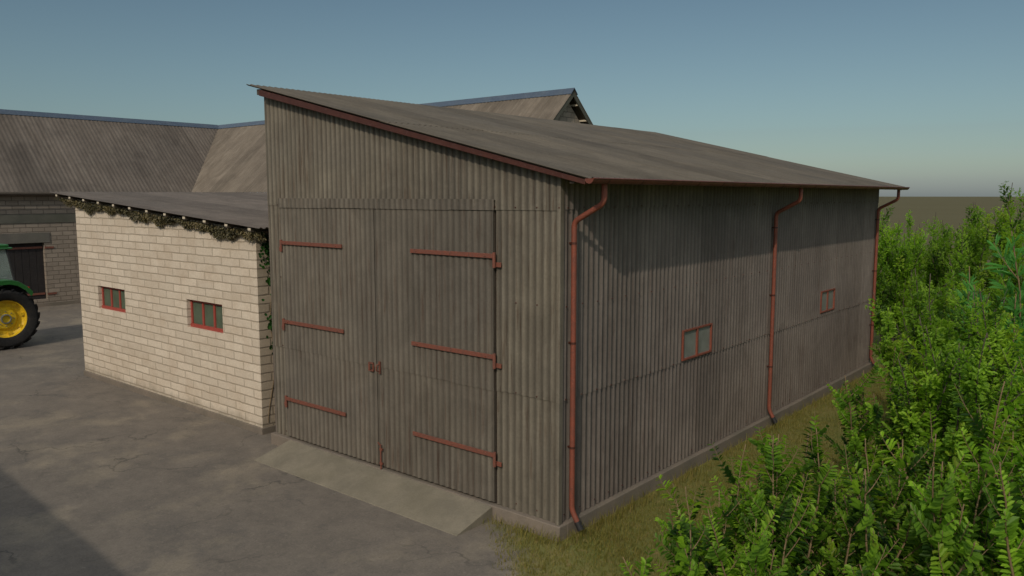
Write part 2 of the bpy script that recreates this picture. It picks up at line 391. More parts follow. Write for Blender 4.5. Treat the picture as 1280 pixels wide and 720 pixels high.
# front wall: three courses of sheets, the upper ones lapping the lower
DX0, DXM, DX1, DZ0, DZ1 = -6.05, -3.56, -1.07, 0.225, 4.36
bm = bmesh.new()
top = lambda u: roofz(u) - 0.03
hole = [(DX0, DX1, DZ0-0.03, DZ1-0.02)]
corr(bm, (0, 0, 0), (1, 0, 0), (0, 0, 1), (0, -1, 0), -BW, 0.0, PH, Z1+0.06, holes=[(DX0, DX1, 0.0, 2.0)], lift=-0.012, jit=0.004, seedo=1)
corr(bm, (0, 0, 0), (1, 0, 0), (0, 0, 1), (0, -1, 0), -BW, 0.0, Z1, Z2+0.06, holes=[(DX0, DX1, 1.7, 4.6)], lift=0.0, seedo=2)
corr(bm, (0, 0, 0), (1, 0, 0), (0, 0, 1), (0, -1, 0), -BW, 0.0, Z2, top, lift=0.012, seedo=3)
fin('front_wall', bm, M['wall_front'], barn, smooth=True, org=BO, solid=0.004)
# side wall facing +X
W1 = (3.30, 4.33, 1.87, 2.37); W2 = (9.66, 10.55, 1.93, 2.42)
bm = bmesh.new(); zt = roofz(0)-0.06
corr(bm, (0, 0, 0), (0, 1, 0), (0, 0, 1), (1, 0, 0), 0.0, BL, PH, Z1+0.02, lift=-0.012, jit=0.003, seedo=4)
corr(bm, (0, 0, 0), (0, 1, 0), (0, 0, 1), (1, 0, 0), 0.0, BL, Z1, Z2+0.06, lift=0.0, holes=(W1, W2), seedo=5)
corr(bm, (0, 0, 0), (0, 1, 0), (0, 0, 1), (1, 0, 0), 0.0, BL, Z2, zt, lift=0.012, seedo=6)
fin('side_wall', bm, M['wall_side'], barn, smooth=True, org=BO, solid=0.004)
# corner flashing
bm = bmesh.new()
box(bm, -0.035, 0.020, -0.030, -0.024, PH, roofz(0)-0.07); box(bm, 0.0202, 0.026, -0.030, 0.045, PH, roofz(0)-0.07)
fin('corner_flashing', bm, M['wall_front'], barn, org=BO)
# roofing nails along the laps
bm = bmesh.new()
for z in (0.30, Z1+0.03, 3.1, Z2+0.03):
    for k in range(0, 53, 3):
        x = -k*PITCH; yy = -0.011-(0.004 if z > Z1 else -0.010)-(0.012 if z > Z2 else 0)
        if z < Z2 and DX0-0.05 < x < DX1+0.05: continue
        tube(bm, [(x, yy+0.004, z+rng.uniform(-.01, .01)), (x, yy-0.008, z)], 0.010, 6)
    for k in range(1, 113, 3):
        y = k*PITCH; xx = 0.011+(0.004 if z > Z1 else -0.010)+(0.012 if z > Z2 else 0)
        if any(a-0.05 < y < b+0.05 for a, b, _, _ in (W1, W2)) and z < 2.5 and z > Z1: continue
        tube(bm, [(xx-0.004, y, z+rng.uniform(-.01, .01)), (xx+0.008, y, z)], 0.010, 6)
tag(fin('roofing_nails', bm, M['rust_dark'], barn, org=BO), kind='stuff')
# rear and left walls
bm = bmesh.new()
corr(bm, (0, BL, 0), (1, 0, 0), (0, 0, 1), (0, 1, 0), -BW, 0.0, PH, top, seedo=7)
fin('rear_wall', bm, M['wall_front'], barn, smooth=True, org=BO, solid=0.004)
bm = bmesh.new()
corr(bm, (-BW, 0, 0), (0, 1, 0), (0, 0, 1), (-1, 0, 0), 0.0, BL, PH, roofz(-BW)-0.06, seedo=8)
fin('left_wall', bm, M['wall_side'], barn, smooth=True, org=BO, solid=0.004)
# roof: sheets run down the slope, ribs along it
RX0, RX1, RY0, RY1 = -6.66, 0.56, -0.22, 13.82
Vs = Vector((1, 0, -SL)).normalized(); Nr = Vector((SL, 0, 1)).normalized(); kx = sqrt(1+SL*SL)
bm = bmesh.new()
half = (RX1-RX0)*kx*0.5
corr(bm, (RX0, 0, roofz(RX0)+0.02), (0, 1, 0), Vs, Nr, RY0, RY1, half-0.12, (RX1-RX0)*kx, amp=0.014, lift=0.0, jit=0.0, seedo=9)
corr(bm, (RX0, 0, roofz(RX0)+0.02), (0, 1, 0), Vs, Nr, RY0, RY1, 0.0, half, amp=0.014, lift=0.007, jit=0.0, seedo=10)
fin('roof', bm, M['roof'], barn, smooth=True, org=BO, solid=0.006)
# verge boards (front and rear)
for yv in (RY0+0.035, RY1-0.075):
    bm = bmesh.new(); xa, xb = -6.34, 0.50
    prism(bm, [(xa, yv, roofz(xa)-0.006), (xb, yv, roofz(xb)-0.006), (xb, yv, roofz(xb)-0.070), (xa, yv, roofz(xa)-0.112)], (0, 0.035, 0))
    fin('verge_board', bm, M['rust_dark'], barn, org=BO, bevel=0.004)
# purlins
for k in range(6):
    x = -6.42 + k*1.34; bm = bmesh.new()
    z = roofz(x)
    box(bm, x-0.035, x+0.035, RY0+0.072, RY1-0.078, z-0.105, z-0.012); fin('purlin', bm, M['wood_dark'], barn, org=BO)
# gutter along the low eave
gx, gz, gr = 0.600, roofz(0.56)+0.016, 0.062
bm = bmesh.new(); ys = (RY0-0.02, RY1+0.02); prof = []
for k in range(13):
    a = pi + pi*k/12; prof.append((gx+gr*cos(a), gz+gr*sin(a)))
prof2 = [(gx+(gr-0.006)*cos(pi+pi*k/12), gz+(gr-0.006)*sin(pi+pi*k/12)) for k in range(12, -1, -1)]
prism(bm, [(x, ys[0], z) for x, z in prof+prof2], (0, ys[1]-ys[0], 0))
for ye in (ys[0]-0.006, ys[1]):
    prism(bm, [(x, ye, z) for x, z in prof], (0, 0.006, 0))
tube(bm, [(gx+gr, ys[0], gz), (gx+gr, ys[1], gz)], 0.010, 8)
gut = fin('gutter', bm, M['gutter'], barn, smooth='auto', org=BO)
for k in range(18):
    y = 0.1 + k*0.79; bm = bmesh.new()
    pr = [(gx+(gr+0.004)*cos(pi+pi*j/10), gz+(gr+0.004)*sin(pi+pi*j/10)) for j in range(11)]
    pr2 = [(gx+(gr+0.001)*cos(pi+pi*j/10), gz+(gr+0.001)*sin(pi+pi*j/10)) for j in range(10, -1, -1)]
    prism(bm, [(x, y, z) for x, z in pr+pr2], (0, 0.025, 0)); fin('gutter_bracket', bm, M['rust_dark'], gut, org=BO)
# downpipes
for y in (0.20, 6.80, 13.40):
    bm = bmesh.new(); px = 0.072
    pts = bend_pts([(gx-0.075, y, gz-0.055), (gx-0.075, y, 4.43), (px, y, 4.19), (px, y, 0.36), (0.155, y+0.015, 0.20)], 0.075)
    tube(bm, pts, 0.037, 14)
    dp = fin('downpipe', bm, M['rust_paint'], barn, smooth='auto', org=BO)
    bm = bmesh.new(); tube(bm, [(0.150, y+0.0145, 0.21), (0.205, y+0.024, 0.105)], 0.044, 14); fin('pipe_shoe', bm, M['black'], dp, smooth='auto', org=BO)
    for z in (1.2, 2.6, 3.9):
        bm = bmesh.new(); tube(bm, [(px, y, z), (px, y, z+0.03)], 0.0405, 14); box(bm, 0.0, px-0.03, y-0.012, y+0.012, z+0.004, z+0.026)
        fin('pipe_clip', bm, M['rust_dark'], dp, org=BO)
# windows of the side wall
for (ya, yb, za, zb), lab in ((W1, None), (W2, None)):
    bm = bmesh.new(); fw = 0.032; x0, x1 = -0.03, 0.024
    box(bm, x0, x1, ya, yb, zb-fw, zb); box(bm, x0, x1, ya, yb, za, za+fw)
    box(bm, x0, x1, ya, ya+fw, za+fw, zb-fw); box(bm, x0, x1, yb-fw, yb, za+fw, zb-fw)
    ym = (ya+yb)/2; box(bm, x0, x1-0.006, ym-0.022, ym+0.022, za+fw, zb-fw)
    wf = fin('window', bm, M['rust_paint'], barn, org=BO, bevel=0.004)
    for a, b in ((ya+fw, ym-0.022), (ym+0.022, yb-fw)):
        bm = bmesh.new(); box(bm, -0.014, -0.008, a, b, za+fw, zb-fw); fin('pane', bm, M['glass'], wf, org=BO)
# door leaves
DY = -0.036
def hinge(parent, xa, xb, z, knuckle_x, kz=0.10):
    bm = bmesh.new(); y0, y1 = DY-0.040, DY-0.018
    a, b = sorted((xa, xb)); box(bm, a, b, y0, y1, z-0.031, z+0.031)
    for x in (a+0.12, (a+b)/2, b-0.15): tube(bm, [(x, y0-0.008, z), (x, y0+0.002, z)], 0.014, 8)
    tube(bm, [(knuckle_x, y0+0.006, z+0.05), (knuckle_x, y0+0.006, z-kz-0.06)], 0.024, 10)
    s = 1 if knuckle_x > -3.5 else -1
    box(bm, min(knuckle_x, knuckle_x+s*0.10), max(knuckle_x, knuckle_x+s*0.10), -0.045, -0.03, z-kz-0.05, z-kz+0.015)
    fin('hinge', bm, M['hinge'], parent, org=BO, bevel=0.003)
for side, (xa, xb) in (('l', (DX0, DXM-0.004)), ('r', (DXM+0.004, DX1-0.03))):
    bm = bmesh.new()
    corr(bm, (0, DY, 0), (1, 0, 0), (0, 0, 1), (0, -1, 0), xa, xb, DZ0+0.01, Z1+0.04, amp=0.008, lift=-0.008, jit=0.003, seedo=11)
    corr(bm, (0, DY, 0), (1, 0, 0), (0, 0, 1), (0, -1, 0), xa, xb, Z1, DZ1-0.03, amp=0.008, lift=0.0, seedo=12)
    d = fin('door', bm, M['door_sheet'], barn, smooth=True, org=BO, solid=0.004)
    bm = bmesh.new(); y0, y1 = DY+0.022, DY+0.065
    box(bm, xa+0.002, xb-0.002, y0, y1, DZ0, DZ0+0.12); box(bm, xa+0.002, xb-0.002, y0, y1, DZ1-0.15, DZ1-0.03)
    box(bm, xa+0.002, xa+0.10, y0+0.001, y1-0.001, DZ0+0.12, DZ1-0.15); box(bm, xb-0.10, xb-0.002, y0+0.001, y1-0.001, DZ0+0.12, DZ1-0.15)
    box(bm, xa+0.10, xb-0.10, y0+0.001, y1-0.001, 1.8, 1.92)
    fin('door_frame', bm, M['wood_dark'], d, org=BO)
    for z in (3.71, 2.32, 0.93):
        if side == 'l': hinge(d, DX0+0.06, -4.33, z, DX0+0.05)
        else: hinge(d, -2.71, -1.07, z, -1.06)
    if side == 'l':
        bm = bmesh.new(); yy = DY-0.035
        for a in ((-3.72, -3.70), (-3.62, -3.60)): box(bm, a[0], a[1], yy, yy+0.02, 1.76, 1.90)
        box(bm, -3.72, -3.60, yy-0.004, yy+0.018, 1.76, 1.785); box(bm, -3.72, -3.60, yy-0.004, yy+0.018, 1.875, 1.90)
        tube(bm, [(-3.66, yy-0.03, 1.80), (-3.66, yy-0.03, 1.87)], 0.016, 8)
        fin('latch', bm, M['hinge'], d, org=BO)
    else:
        bm = bmesh.new(); yy = DY-0.035
        box(bm, -3.475, -3.445, yy, yy+0.02, 1.74, 1.94); tube(bm, bend_pts([(-3.46, yy, 1.78), (-3.46, yy-0.06, 1.80), (-3.46, yy-0.06, 1.88), (-3.46, yy, 1.90)], 0.02, 3), 0.010, 8)
        fin('handle', bm, M['hinge'], d, org=BO)
        bm = bmesh.new(); tube(bm, [(-3.46, yy, 0.60), (-3.46, yy, 0.20)], 0.012, 8); tube(bm, [(-3.46, yy, 0.58), (-3.49, yy-0.03, 0.64)], 0.012, 8)
        box(bm, -3.49, -3.43, yy-0.004, yy+0.018, 0.50, 0.54); box(bm, -3.49, -3.43, yy-0.004, yy+0.018, 0.27, 0.31)
        fin('bolt', bm, M['hinge'], d, org=BO)
# header strip above the doors
bm = bmesh.new()
corr(bm, (0, -0.052, 0), (1, 0, 0), (0, 0, 1), (0, -1, 0), DX0-0.03, DX1, Z2-0.02, 4.475, amp=0.008, jit=0.006, seedo=13)
box(bm, DX0-0.028, DX1-0.002, -0.050, -0.021, 4.455, 4.468)
fin('door_header', bm, M['door_sheet'], barn, smooth='auto', org=BO, solid=0.003)
# dark panel added inside, standing in for the shade in the door gaps
bm = bmesh.new(); box(bm, DX0-0.02, DX1+0.02, 0.03, 0.06, DZ0-0.02, DZ1); fin('gap_shade_panel', bm, M['wood_dark'], barn, org=BO)

# ------------------------------------------------------------------ ramp
bm = bmesh.new(); xa, xb = -5.92, -1.10; ye = -0.80
prism(bm, [(xb, -0.072, -0.03), (xb, -0.072, PH-0.012), (xb, ye, 0.004), (xb, ye, -0.03)], (xa-xb, 0, 0))
ro = (-3.5, -0.45, 0)
tag(fin('ramp', bm, M['ramp'], org=ro, bevel=0.008), 'pale concrete wedge ramp in front of the tall corrugated double doors', 'ramp').location = ro

# ================================================================== CREAM BLOCK ANNEX
AX0, AX1, AY0, AY1 = -15.06, -7.14, 0.16, 9.6
annex = empty('block_outbuilding', ((AX0+AX1)/2, (AY0+AY1)/2, 0))
tag(annex, 'low cream block outbuilding with two small red framed windows and a flat sloping roof', 'outbuilding')
AO = annex.location.copy()
def az(x): return 3.935 + (-6.6 - x)*0.0715      # underside of the annex roof
AW = [(-14.03, -12.62, 1.80, 2.36), (-9.80, -8.41, 1.79, 2.38)]
bm = bmesh.new()
def wallx(bm, x0, x1, y0, y1, z0, ztop, holes):
    xs = sorted({x0, x1, *[h[0] for h in holes], *[h[1] for h in holes]})
    for a, b in zip(xs, xs[1:]):
        h = [h for h in holes if abs(h[0]-a) < 1e-6]
        segs = [(z0, None)] if not h else [(z0, h[0][2]), (h[0][3], None)]
        for lo, hi in segs:
            ha = hi if hi is not None else ztop(a); hb = hi if hi is not None else ztop(b)
            prism(bm, [(a, y0, lo), (b, y0, lo), (b, y0, hb), (a, y0, ha)], (0, y1-y0, 0))
wallx(bm, AX0, AX1, AY0, AY0+0.28, 0.12, lambda x: az(x)-0.10, AW)
fin('front_wall', bm, M['block_x'], annex, org=AO)
bm = bmesh.new()
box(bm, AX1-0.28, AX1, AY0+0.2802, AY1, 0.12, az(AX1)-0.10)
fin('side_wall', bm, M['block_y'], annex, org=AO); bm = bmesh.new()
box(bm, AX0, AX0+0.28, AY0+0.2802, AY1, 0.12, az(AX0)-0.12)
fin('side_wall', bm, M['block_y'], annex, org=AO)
bm = bmesh.new(); wallx(bm, AX0+0.2802, AX1-0.2802, AY1-0.28, AY1, 0.12, lambda x: az(x)-0.10, [])
fin('rear_wall', bm, M['block_x'], annex, org=AO)
# corner face on the +X side of the front wall keeps its own block bond
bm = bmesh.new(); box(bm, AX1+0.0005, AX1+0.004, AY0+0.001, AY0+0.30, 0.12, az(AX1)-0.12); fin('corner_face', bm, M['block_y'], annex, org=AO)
bm = bmesh.new()
box(bm, AX0-0.02, AX1+0.03, AY0-0.035, AY1+0.02, -0.1, 0.12); fin('plinth', bm, M['plinth'], annex, org=AO, bevel=0.01)
for (xa, xb, za, zb) in AW:
    bm = bmesh.new(); fw = 0.055; y0, y1 = AY0+0.085, AY0+0.145
    box(bm, xa, xb, y0, y1, zb-fw, zb); box(bm, xa, xb, y0-0.02, y1, za, za+fw+0.015)
    box(bm, xa, xa+fw, y0, y1, za+fw+0.015, zb-fw); box(bm, xb-fw*0.6, xb, y0, y1, za+fw+0.015, zb-fw)
    for q in (0.345, 0.66): xm = xa+(xb-xa)*q; box(bm, xm-0.03, xm+0.03, y0+0.004, y1, za+fw+0.015, zb-fw)
    wf = fin('window', bm, M['red_frame'], annex, org=AO, bevel=0.004)
    ed = [xa+fw, xa+(xb-xa)*0.345, xa+(xb-xa)*0.66, xb-fw*0.6]
    for a, b in zip(ed, ed[1:]):
        bm = bmesh.new(); box(bm, a, b, y0+0.03, y0+0.035, za+fw+0.01, zb-fw); fin('pane', bm, M['glass_green'], wf, org=AO)
# roof: ribs run down the slope (towards the tall barn)
bm = bmesh.new(); ax0, ax1 = -15.75, -6.52; ks = sqrt(1+0.0715**2)
Va = Vector((1, 0, -0.0715)).normalized(); Na = Vector((0.0715, 0, 1)).normalized()
corr(bm, (ax0, 0, az(ax0)+0.02), (0, 1, 0), Va, Na, -0.16, AY1+0.3, 0, (ax1-ax0)*ks, amp=0.014, jit=0, seedo=20)
fin('roof', bm, M['roof_annex'], annex, smooth=True, org=AO, solid=0.008)
for k in range(12):
    x = -15.42 + k*0.775; bm = bmesh.new(); z = az(x)
    box(bm, x-0.04, x+0.04, -0.115, AY1+0.25, z-0.085, z-0.005)
    pu = fin('purlin', bm, M['wood_dark'], annex, org=AO)
    bm = bmesh.new(); box(bm, x-0.045, x+0.045, -0.125, -0.1152, z-0.06, z-0.015); fin('purlin_end', bm, M['timber_end'], pu, org=AO)

# ================================================================== L-SHAPED BARN BEHIND
EX = -29.6          # east wall plane of the left wing
big = empty('courtyard_barn', (-31, 9, 0))
tag(big, 'old block barn with steep L shaped corrugated roof and blue grey ridge caps', 'barn')
GO = big.location.copy()
EV, HR, D = 4.66, 8.10, 3.72       # eave z, ridge z, half width of roof
RX, RYY = -29.3-D, 10.92+D         # ridge lines
GX = -10.3                          # gable end
wy0, wy1 = 11.25, RYY+D-0.3
bm = bmesh.new()
def wally(bm, y0, y1, x0, x1, z0, z1, holes):
    ysx = sorted({y0, y1, *[h[0] for h in holes], *[h[1] for h in holes]})
    for a, b in zip(ysx, ysx[1:]):
        h = [h for h in holes if abs(h[0]-a) < 1e-6]
        for lo, hi in ([(z0, z1)] if not h else [(z0, h[0][2]), (h[0][3], z1)]):
            if hi > lo+1e-3: box(bm, x0, x1, a, b, lo, hi)
DH = (0.9, 4.63, 0.30, 2.62)
wally(bm, -18, wy0, EX-0.3, EX, 0, 4.60, [DH])
box(bm, EX-2*D+0.6, EX-2*D+0.9, -18, wy1, 0, 4.60)
fin('east_wall', bm, M['oblock_y'], big, org=GO)
bm = bmesh.new()
box(bm, EX-0.3, GX-0.55, wy0+0.0005, wy0+0.3, 0, 4.60); fin('south_wall', bm, M['oblock_x'], big, org=GO)
bm = bmesh.new(); box(bm, EX-2*D+0.91, GX-0.55, wy1-0.3, wy1, 0, 4.60); fin('north_wall', bm, M['oblock_x'], big, org=GO)
bm = bmesh.new(); box(bm, EX-2*D+0.91, EX-0.31, -18, -17.7, 0, 4.6); fin('end_wall', bm, M['oblock_x'], big, org=GO)
bm = bmesh.new(); g0 = wy0; g1 = wy1
prism(bm, [(GX-0.55, g0, 0), (GX-0.55, g1, 0), (GX-0.55, g1, 4.62), (GX-0.55, RYY, HR-0.36), (GX-0.55, g0, 4.62)], (0.3, 0, 0))
fin('gable_wall', bm, M['oblock_y'], big, org=GO)
bm = bmesh.new(); box(bm, EX+0.002, EX+0.03, -18, wy0-0.002, 3.42, 3.78); fin('ring_beam', bm, M['band'], big, org=GO)
bm = bmesh.new(); box(bm, EX-0.1, EX+0.035, 0.6, 4.85, 2.62, 3.03); fin('lintel', bm, M['lintel'], big, org=GO, bevel=0.01)
bm = bmesh.new(); box(bm, EX+0.0, EX+0.05, -18, wy0-0.05, -0.1, 0.14); box(bm, EX+0.05, GX-0.3, wy0-0.05, wy0-0.001, -0.1, 0.14); fin('plinth', bm, M['plinth'], big, org=GO)
bm = bmesh.new()
for k in range(14):
    a = DH[0] + (DH[1]-DH[0])*k/14; b = DH[0] + (DH[1]-DH[0])*(k+1)/14
    box(bm, EX-0.20-rng.uniform(0, .008), EX-0.16, a+0.006, b-0.006, DH[2], DH[3])
bd = fin('door', bm, M['dark_door'], big, org=GO)
for z in (2.42, 0.52):
    bm = bmesh.new(); box(bm, EX-0.158, EX-0.13, 3.2, 4.60, z-0.04, z+0.04); box(bm, EX+0.002, EX+0.03, 4.64, 4.98, z-0.045, z+0.03); fin('hinge', bm, M['hinge'], bd, org=GO)
# roof slopes: east slope of the left wing, south slope of the right wing, hidden north and west ones
def slope(name, quad, U, mat, n_ribs, off=0):
    """corrugated slope spanned between an eave line and a ridge line (a, b at eave; c, d at ridge)"""
    bm = bmesh.new(); a, b, c, d = [Vector(q) for q in quad]; nn = n_ribs*6
    nrm = (b-a).cross(d-a).normalized()
    if nrm.z < 0: nrm = -nrm
    L0 = (b-a).length
    A = []; B = []
    for i in range(nn+1):
        t = i/nn; w = nrm*(0.016*cos(2*pi*i/6))
        A.append(bm.verts.new(a.lerp(b, t)+w)); B.append(bm.verts.new(d.lerp(c, t)+w))
    for i in range(nn): bm.faces.new((A[i], A[i+1], B[i+1], B[i]))
    return fin(name, bm, mat, big, smooth=True, org=GO, solid=0.01)
def rib_slope(name, along, t0, t1e, t1r, eave, ridge, ez, rz, mat, pitch=0.177):
    """ribs run from eave to ridge; the end at t1 may be cut on the skew by the valley: t1e at eave, t1r at ridge"""
    bm = bmesh.new(); n = int((max(t1e, t1r)-t0)/pitch*6); sl = Vector((ridge-eave, rz-ez)); L = sl.length; nx, nz = -sl.y/L, sl.x/L
    if nz < 0: nx, nz = -nx, -nz
    prev = None
    for i in range(n+1):
        t = t0 + (max(t1e, t1r)-t0)*i/n
        f0, f1 = 0.0, 1.0
        if t > min(t1e, t1r):
            q = (t-min(t1e, t1r))/abs(t1e-t1r)
            if t1r > t1e: f0 = q      # strip survives near the ridge
            else: f1 = 1-q
        w = 0.008*cos(2*pi*t/pitch); pts = []
        for f in (f0, f1):
            s = eave+(ridge-eave)*f + nx*w; z = ez+(rz-ez)*f + nz*w
            pts.append(bm.verts.new((s, t, z) if along == 'y' else (t, s, z)))
        if prev: bm.faces.new((prev[0], pts[0], pts[1], prev[1]))
        prev = pts
    return fin(name, bm, mat, big, smooth=True, org=GO, solid=0.01)
rib_slope('east_roof', 'y', -18.4, 10.92, RYY, -29.3, RX, EV, HR, M['roof_east'])
rib_slope('west_roof', 'y', -18.4, RYY+D, RYY, RX-D, RX, EV, HR, M['roof_east'])
# south slope of the right wing: mirrored so that t grows to -X
def south():
    bm = bmesh.new(); t0, pitch = -GX, 0.177; t1e, t1r = 29.3, -RX; n = int((t1r-t0)/pitch*6)
    L = Vector((D, HR-EV)).length; ny, nz = -(HR-EV)/L, D/L
    for sgn, tE in ((1, 29.3), (-1, -RX+D)):
        prev = None
        for i in range(n+1):
            t = t0 + (t1r-t0)*i/n; f0 = 0.0
            if sgn == 1 and t > t1e: f0 = (t-t1e)/(t1r-t1e)
            w = 0.008*cos(2*pi*t/pitch); pts = []
            for f in (f0, 1.0):
                y = RYY - sgn*D*(1-f) + sgn*ny*w
                pts.append(bm.verts.new((-t, y, EV+(HR-EV)*f+nz*w)))
            if prev: bm.faces.new((prev[0], pts[0], pts[1], prev[1]))
            prev = pts
    return fin('south_roof', bm, M['roof_south'], big, smooth=True, org=GO, solid=0.01)
south()
# ridge caps
def ridge_cap(p0, p1, perp):
    bm = bmesh.new(); P = Vector(perp); k = (HR-EV)/D; w = 0.19
    prof = [(-w, -w*k+0.055), (-w*0.25, -w*0.25*k+0.075), (0, 0.085), (w*0.25, -w*0.25*k+0.075), (w, -w*k+0.055), (w, -w*k+0.035), (0, 0.060), (-w, -w*k+0.035)]
    prism(bm, [Vector(p0)+P*a+Vector((0, 0, b)) for a, b in prof], Vector(p1)-Vector(p0))
    fin('ridge_cap', bm, M['ridge'], big, org=GO)
ridge_cap((RX, -18.45, HR), (RX, RYY-0.1, HR), (1, 0, 0)); ridge_cap((RX-0.1, RYY, HR), (GX+0.02, RYY, HR), (0, 1, 0))
# barge boards and purlin ends on the gable
for s in (-1, 1):
    bm = bmesh.new(); k = (HR-EV)/D
    prism(bm, [(GX-0.05, RYY, HR-0.03), (GX-0.05, RYY+s*D, EV-0.03), (GX-0.05, RYY+s*D, EV-0.19), (GX-0.05, RYY, HR-0.21)], (0.035, 0, 0))
    fin('barge_board', bm, M['band'], big, org=GO)
    for j in range(7):
        f = (j+0.6)/7; bm = bmesh.new(); y = RYY+s*D*f; z = HR-k*D*f
        box(bm, GX-0.45, GX-0.056, y-0.03, y+0.03, z-0.20, z-0.14); fin('purlin', bm, M['timber_end'], big, org=GO)
bm = bmesh.new(); tube(bm, [(-29.22, -18.3, EV-0.06), (-29.22, 10.8, EV-0.06)], 0.075, 10); fin('gutter', bm, M['wood_dark'], big, smooth='auto', org=GO)

# ================================================================== SHED BEHIND THE CAMERA (throws the shade lower left)
shed = empty('storage_shed', (-11, -12.85, 0), R(-4.2)); tag(shed, 'long block shed across the yard whose shade falls at the lower left', 'shed')
bm = bmesh.new(); box(bm, -14, 11.0, -3.5, 2.6, 0, 4.6); fin('wall', bm, M['oblock_x'], shed)
bm = bmesh.new(); prism(bm, [(11.4, -4.0, 4.60), (11.4, 3.05, 4.60), (11.4, 3.05, 4.78), (11.4, -0.5, 6.1), (11.4, -4.0, 4.78)], (-25.8, 0, 0)); fin('roof', bm, M['roof_annex'], shed)
bm = bmesh.new(); box(bm, -3, 1, 2.602, 2.66, 0.1, 3.2); fin('door', bm, M['wood_dark'], shed)

# ================================================================== TRACTOR (nose towards -Y, rear wheel in view)
M['tgreen'] = paint_mat('tractor green', (0.018, 0.115, 0.022), (0.03, 0.09, 0.03), 0.35, 3, 0.5, False, 0.5)
M['tyellow'] = paint_mat('rim yellow', (0.72, 0.47, 0.015), (0.55, 0.36, 0.03), 0.4, 5, 0.6, False, 0.4)
M['tyre'] = paint_mat('tyre rubber', (0.014, 0.014, 0.014), (0.035, 0.031, 0.026), 0.85, 6, 0.6, False, 0.2)
M['tdark'] = paint_mat('dark iron', (0.02, 0.02, 0.02), (0.04, 0.035, 0.03), 0.6, 8, 0.6, False)
M['tseat'] = paint_mat('seat vinyl', (0.03, 0.03, 0.03), (0.05, 0.045, 0.04), 0.7, 8, 0.6, False)
M['hub'] = paint_mat('grey hub metal', (0.16, 0.17, 0.15), (0.22, 0.22, 0.2), 0.5, 8, 0.6, False)
t_ = NT('cab glass'); t_.b.inputs['Transmission Weight'].default_value = 0.85
M['cabglass'] = t_.set((0.75, 0.85, 0.8), 0.04, 0, 0.5)
t_ = NT('lamp lens'); M['lens'] = t_.set((0.7, 0.7, 0.65), 0.15, 0, 0.6)
t_ = NT('tail lens'); M['tail'] = t_.set((0.45, 0.02, 0.01), 0.2, 0, 0.6)
TR = empty('tractor', (-21.42, 0.16, 0)); tag(TR, 'green tractor with big yellow rear rims parked at the left edge of the yard', 'tractor')
def L(name, bm, mat, parent=TR, **k): return fin(name, bm, M[mat], parent, **k)
def wheel(cx, cy, r, w, side, rr, lugs, nm):
    c = Vector((cx, cy, r-0.01)); o = side
    bm = bmesh.new(); MM = Matrix.Translation(c) @ Matrix.Diagonal((o, 1, 1, 1))
    hw = w/2
    prof = [(rr, -hw*0.80), (rr+0.06, -hw*0.98), (r*0.86, -hw*1.02), (r*0.925, -hw*0.86), (r*0.935, 0), (r*0.925, hw*0.86), (r*0.86, hw*1.02), (rr+0.06, hw*0.98), (rr, hw*0.80), (rr-0.03, hw*0.6), (rr-0.03, -hw*0.6), (rr, -hw*0.80)]
    lathe(bm, prof, 72, MM)
    for k in range(lugs):          # chevron lugs
        for s in (-1, 1):
            a0 = 2*pi*(k+(0.5 if s > 0 else 0))/lugs; rows = []
            for f in (0.0, 0.5, 1.0):
                a = a0 + f*0.26; xx = s*hw*(0.02+0.93*f); ro = r*(1.0 if f < 1 else 0.975); ri = r*0.91
                th = 0.034
                for dd, q in ((-th, ri), (-th*0.7, ro), (th*0.7, ro), (th, ri)):
                    rows.append(bm.verts.new(MM @ Vector((xx, q*cos(a)-dd*sin(a), q*sin(a)+dd*cos(a)))))
            for i in range(2):
                for j in range(3): bm.faces.new((rows[i*4+j], rows[i*4+j+1], rows[i*4+5+j], rows[i*4+4+j]))
            e = rows[8:12]; bm.faces.new(e)
            b = [bm.verts.new(MM @ Vector((s*hw*1.03, (r*0.84)*cos(a0+0.30+t)+0, (r*0.84)*sin(a0+0.30+t)))) for t in (-0.02, 0.02)]
            bm.faces.new((rows[9], rows[10], b[1], b[0]))
    wh = L(nm, bm, 'tyre', smooth='auto', angle=35)
    wh.name = nm
    bm = bmesh.new()
    lathe(bm, [(rr+0.012, hw*0.80), (rr+0.012, hw*0.70), (rr-0.04, hw*0.62), (rr-0.055, hw*0.30), (rr*0.80, hw*0.12), (rr*0.62, hw*0.10), (rr*0.50, hw*0.34), (rr*0.26, hw*0.38), (0.0, hw*0.38)], 72, MM)
    lathe(bm, [(rr+0.01, -hw*0.80), (rr-0.04, -hw*0.62), (rr-0.05, -hw*0.1), (rr*0.7, 0.0), (0, 0)], 48, MM)
    for k in range(8):             # rim lugs that carry the disc
        a = 2*pi*k/8+0.2; m = MM @ Matrix.Rotation(a, 4, 'X')
        box(bm, hw*0.16, hw*0.36, rr*0.74, rr*0.90, -0.05, 0.05, m)
    rim = L('rim', bm, 'tyellow', wh, smooth='auto', angle=30)
    bm = bmesh.new()
    lathe(bm, [(rr*0.25, hw*0.385), (rr*0.25, hw*0.60), (rr*0.20, hw*0.62), (rr*0.20, hw*0.42)], 32, MM)
    for k in range(8):
        a = 2*pi*k/8; y, z = rr*0.37*cos(a), rr*0.37*sin(a)
        tube(bm, [MM @ Vector((hw*0.36, y, z)), MM @ Vector((hw*0.46, y, z))], 0.016, 6)
    L('hub', bm, 'hub', wh, smooth='auto', angle=30)
for s in (-1, 1):
    wheel(s*0.88, 0.0, 0.915, 0.50, s, 0.575, 20, 'rear_wheel')
    wheel(s*0.82, -2.55, 0.60, 0.36, s, 0.33, 16, 'front_wheel')
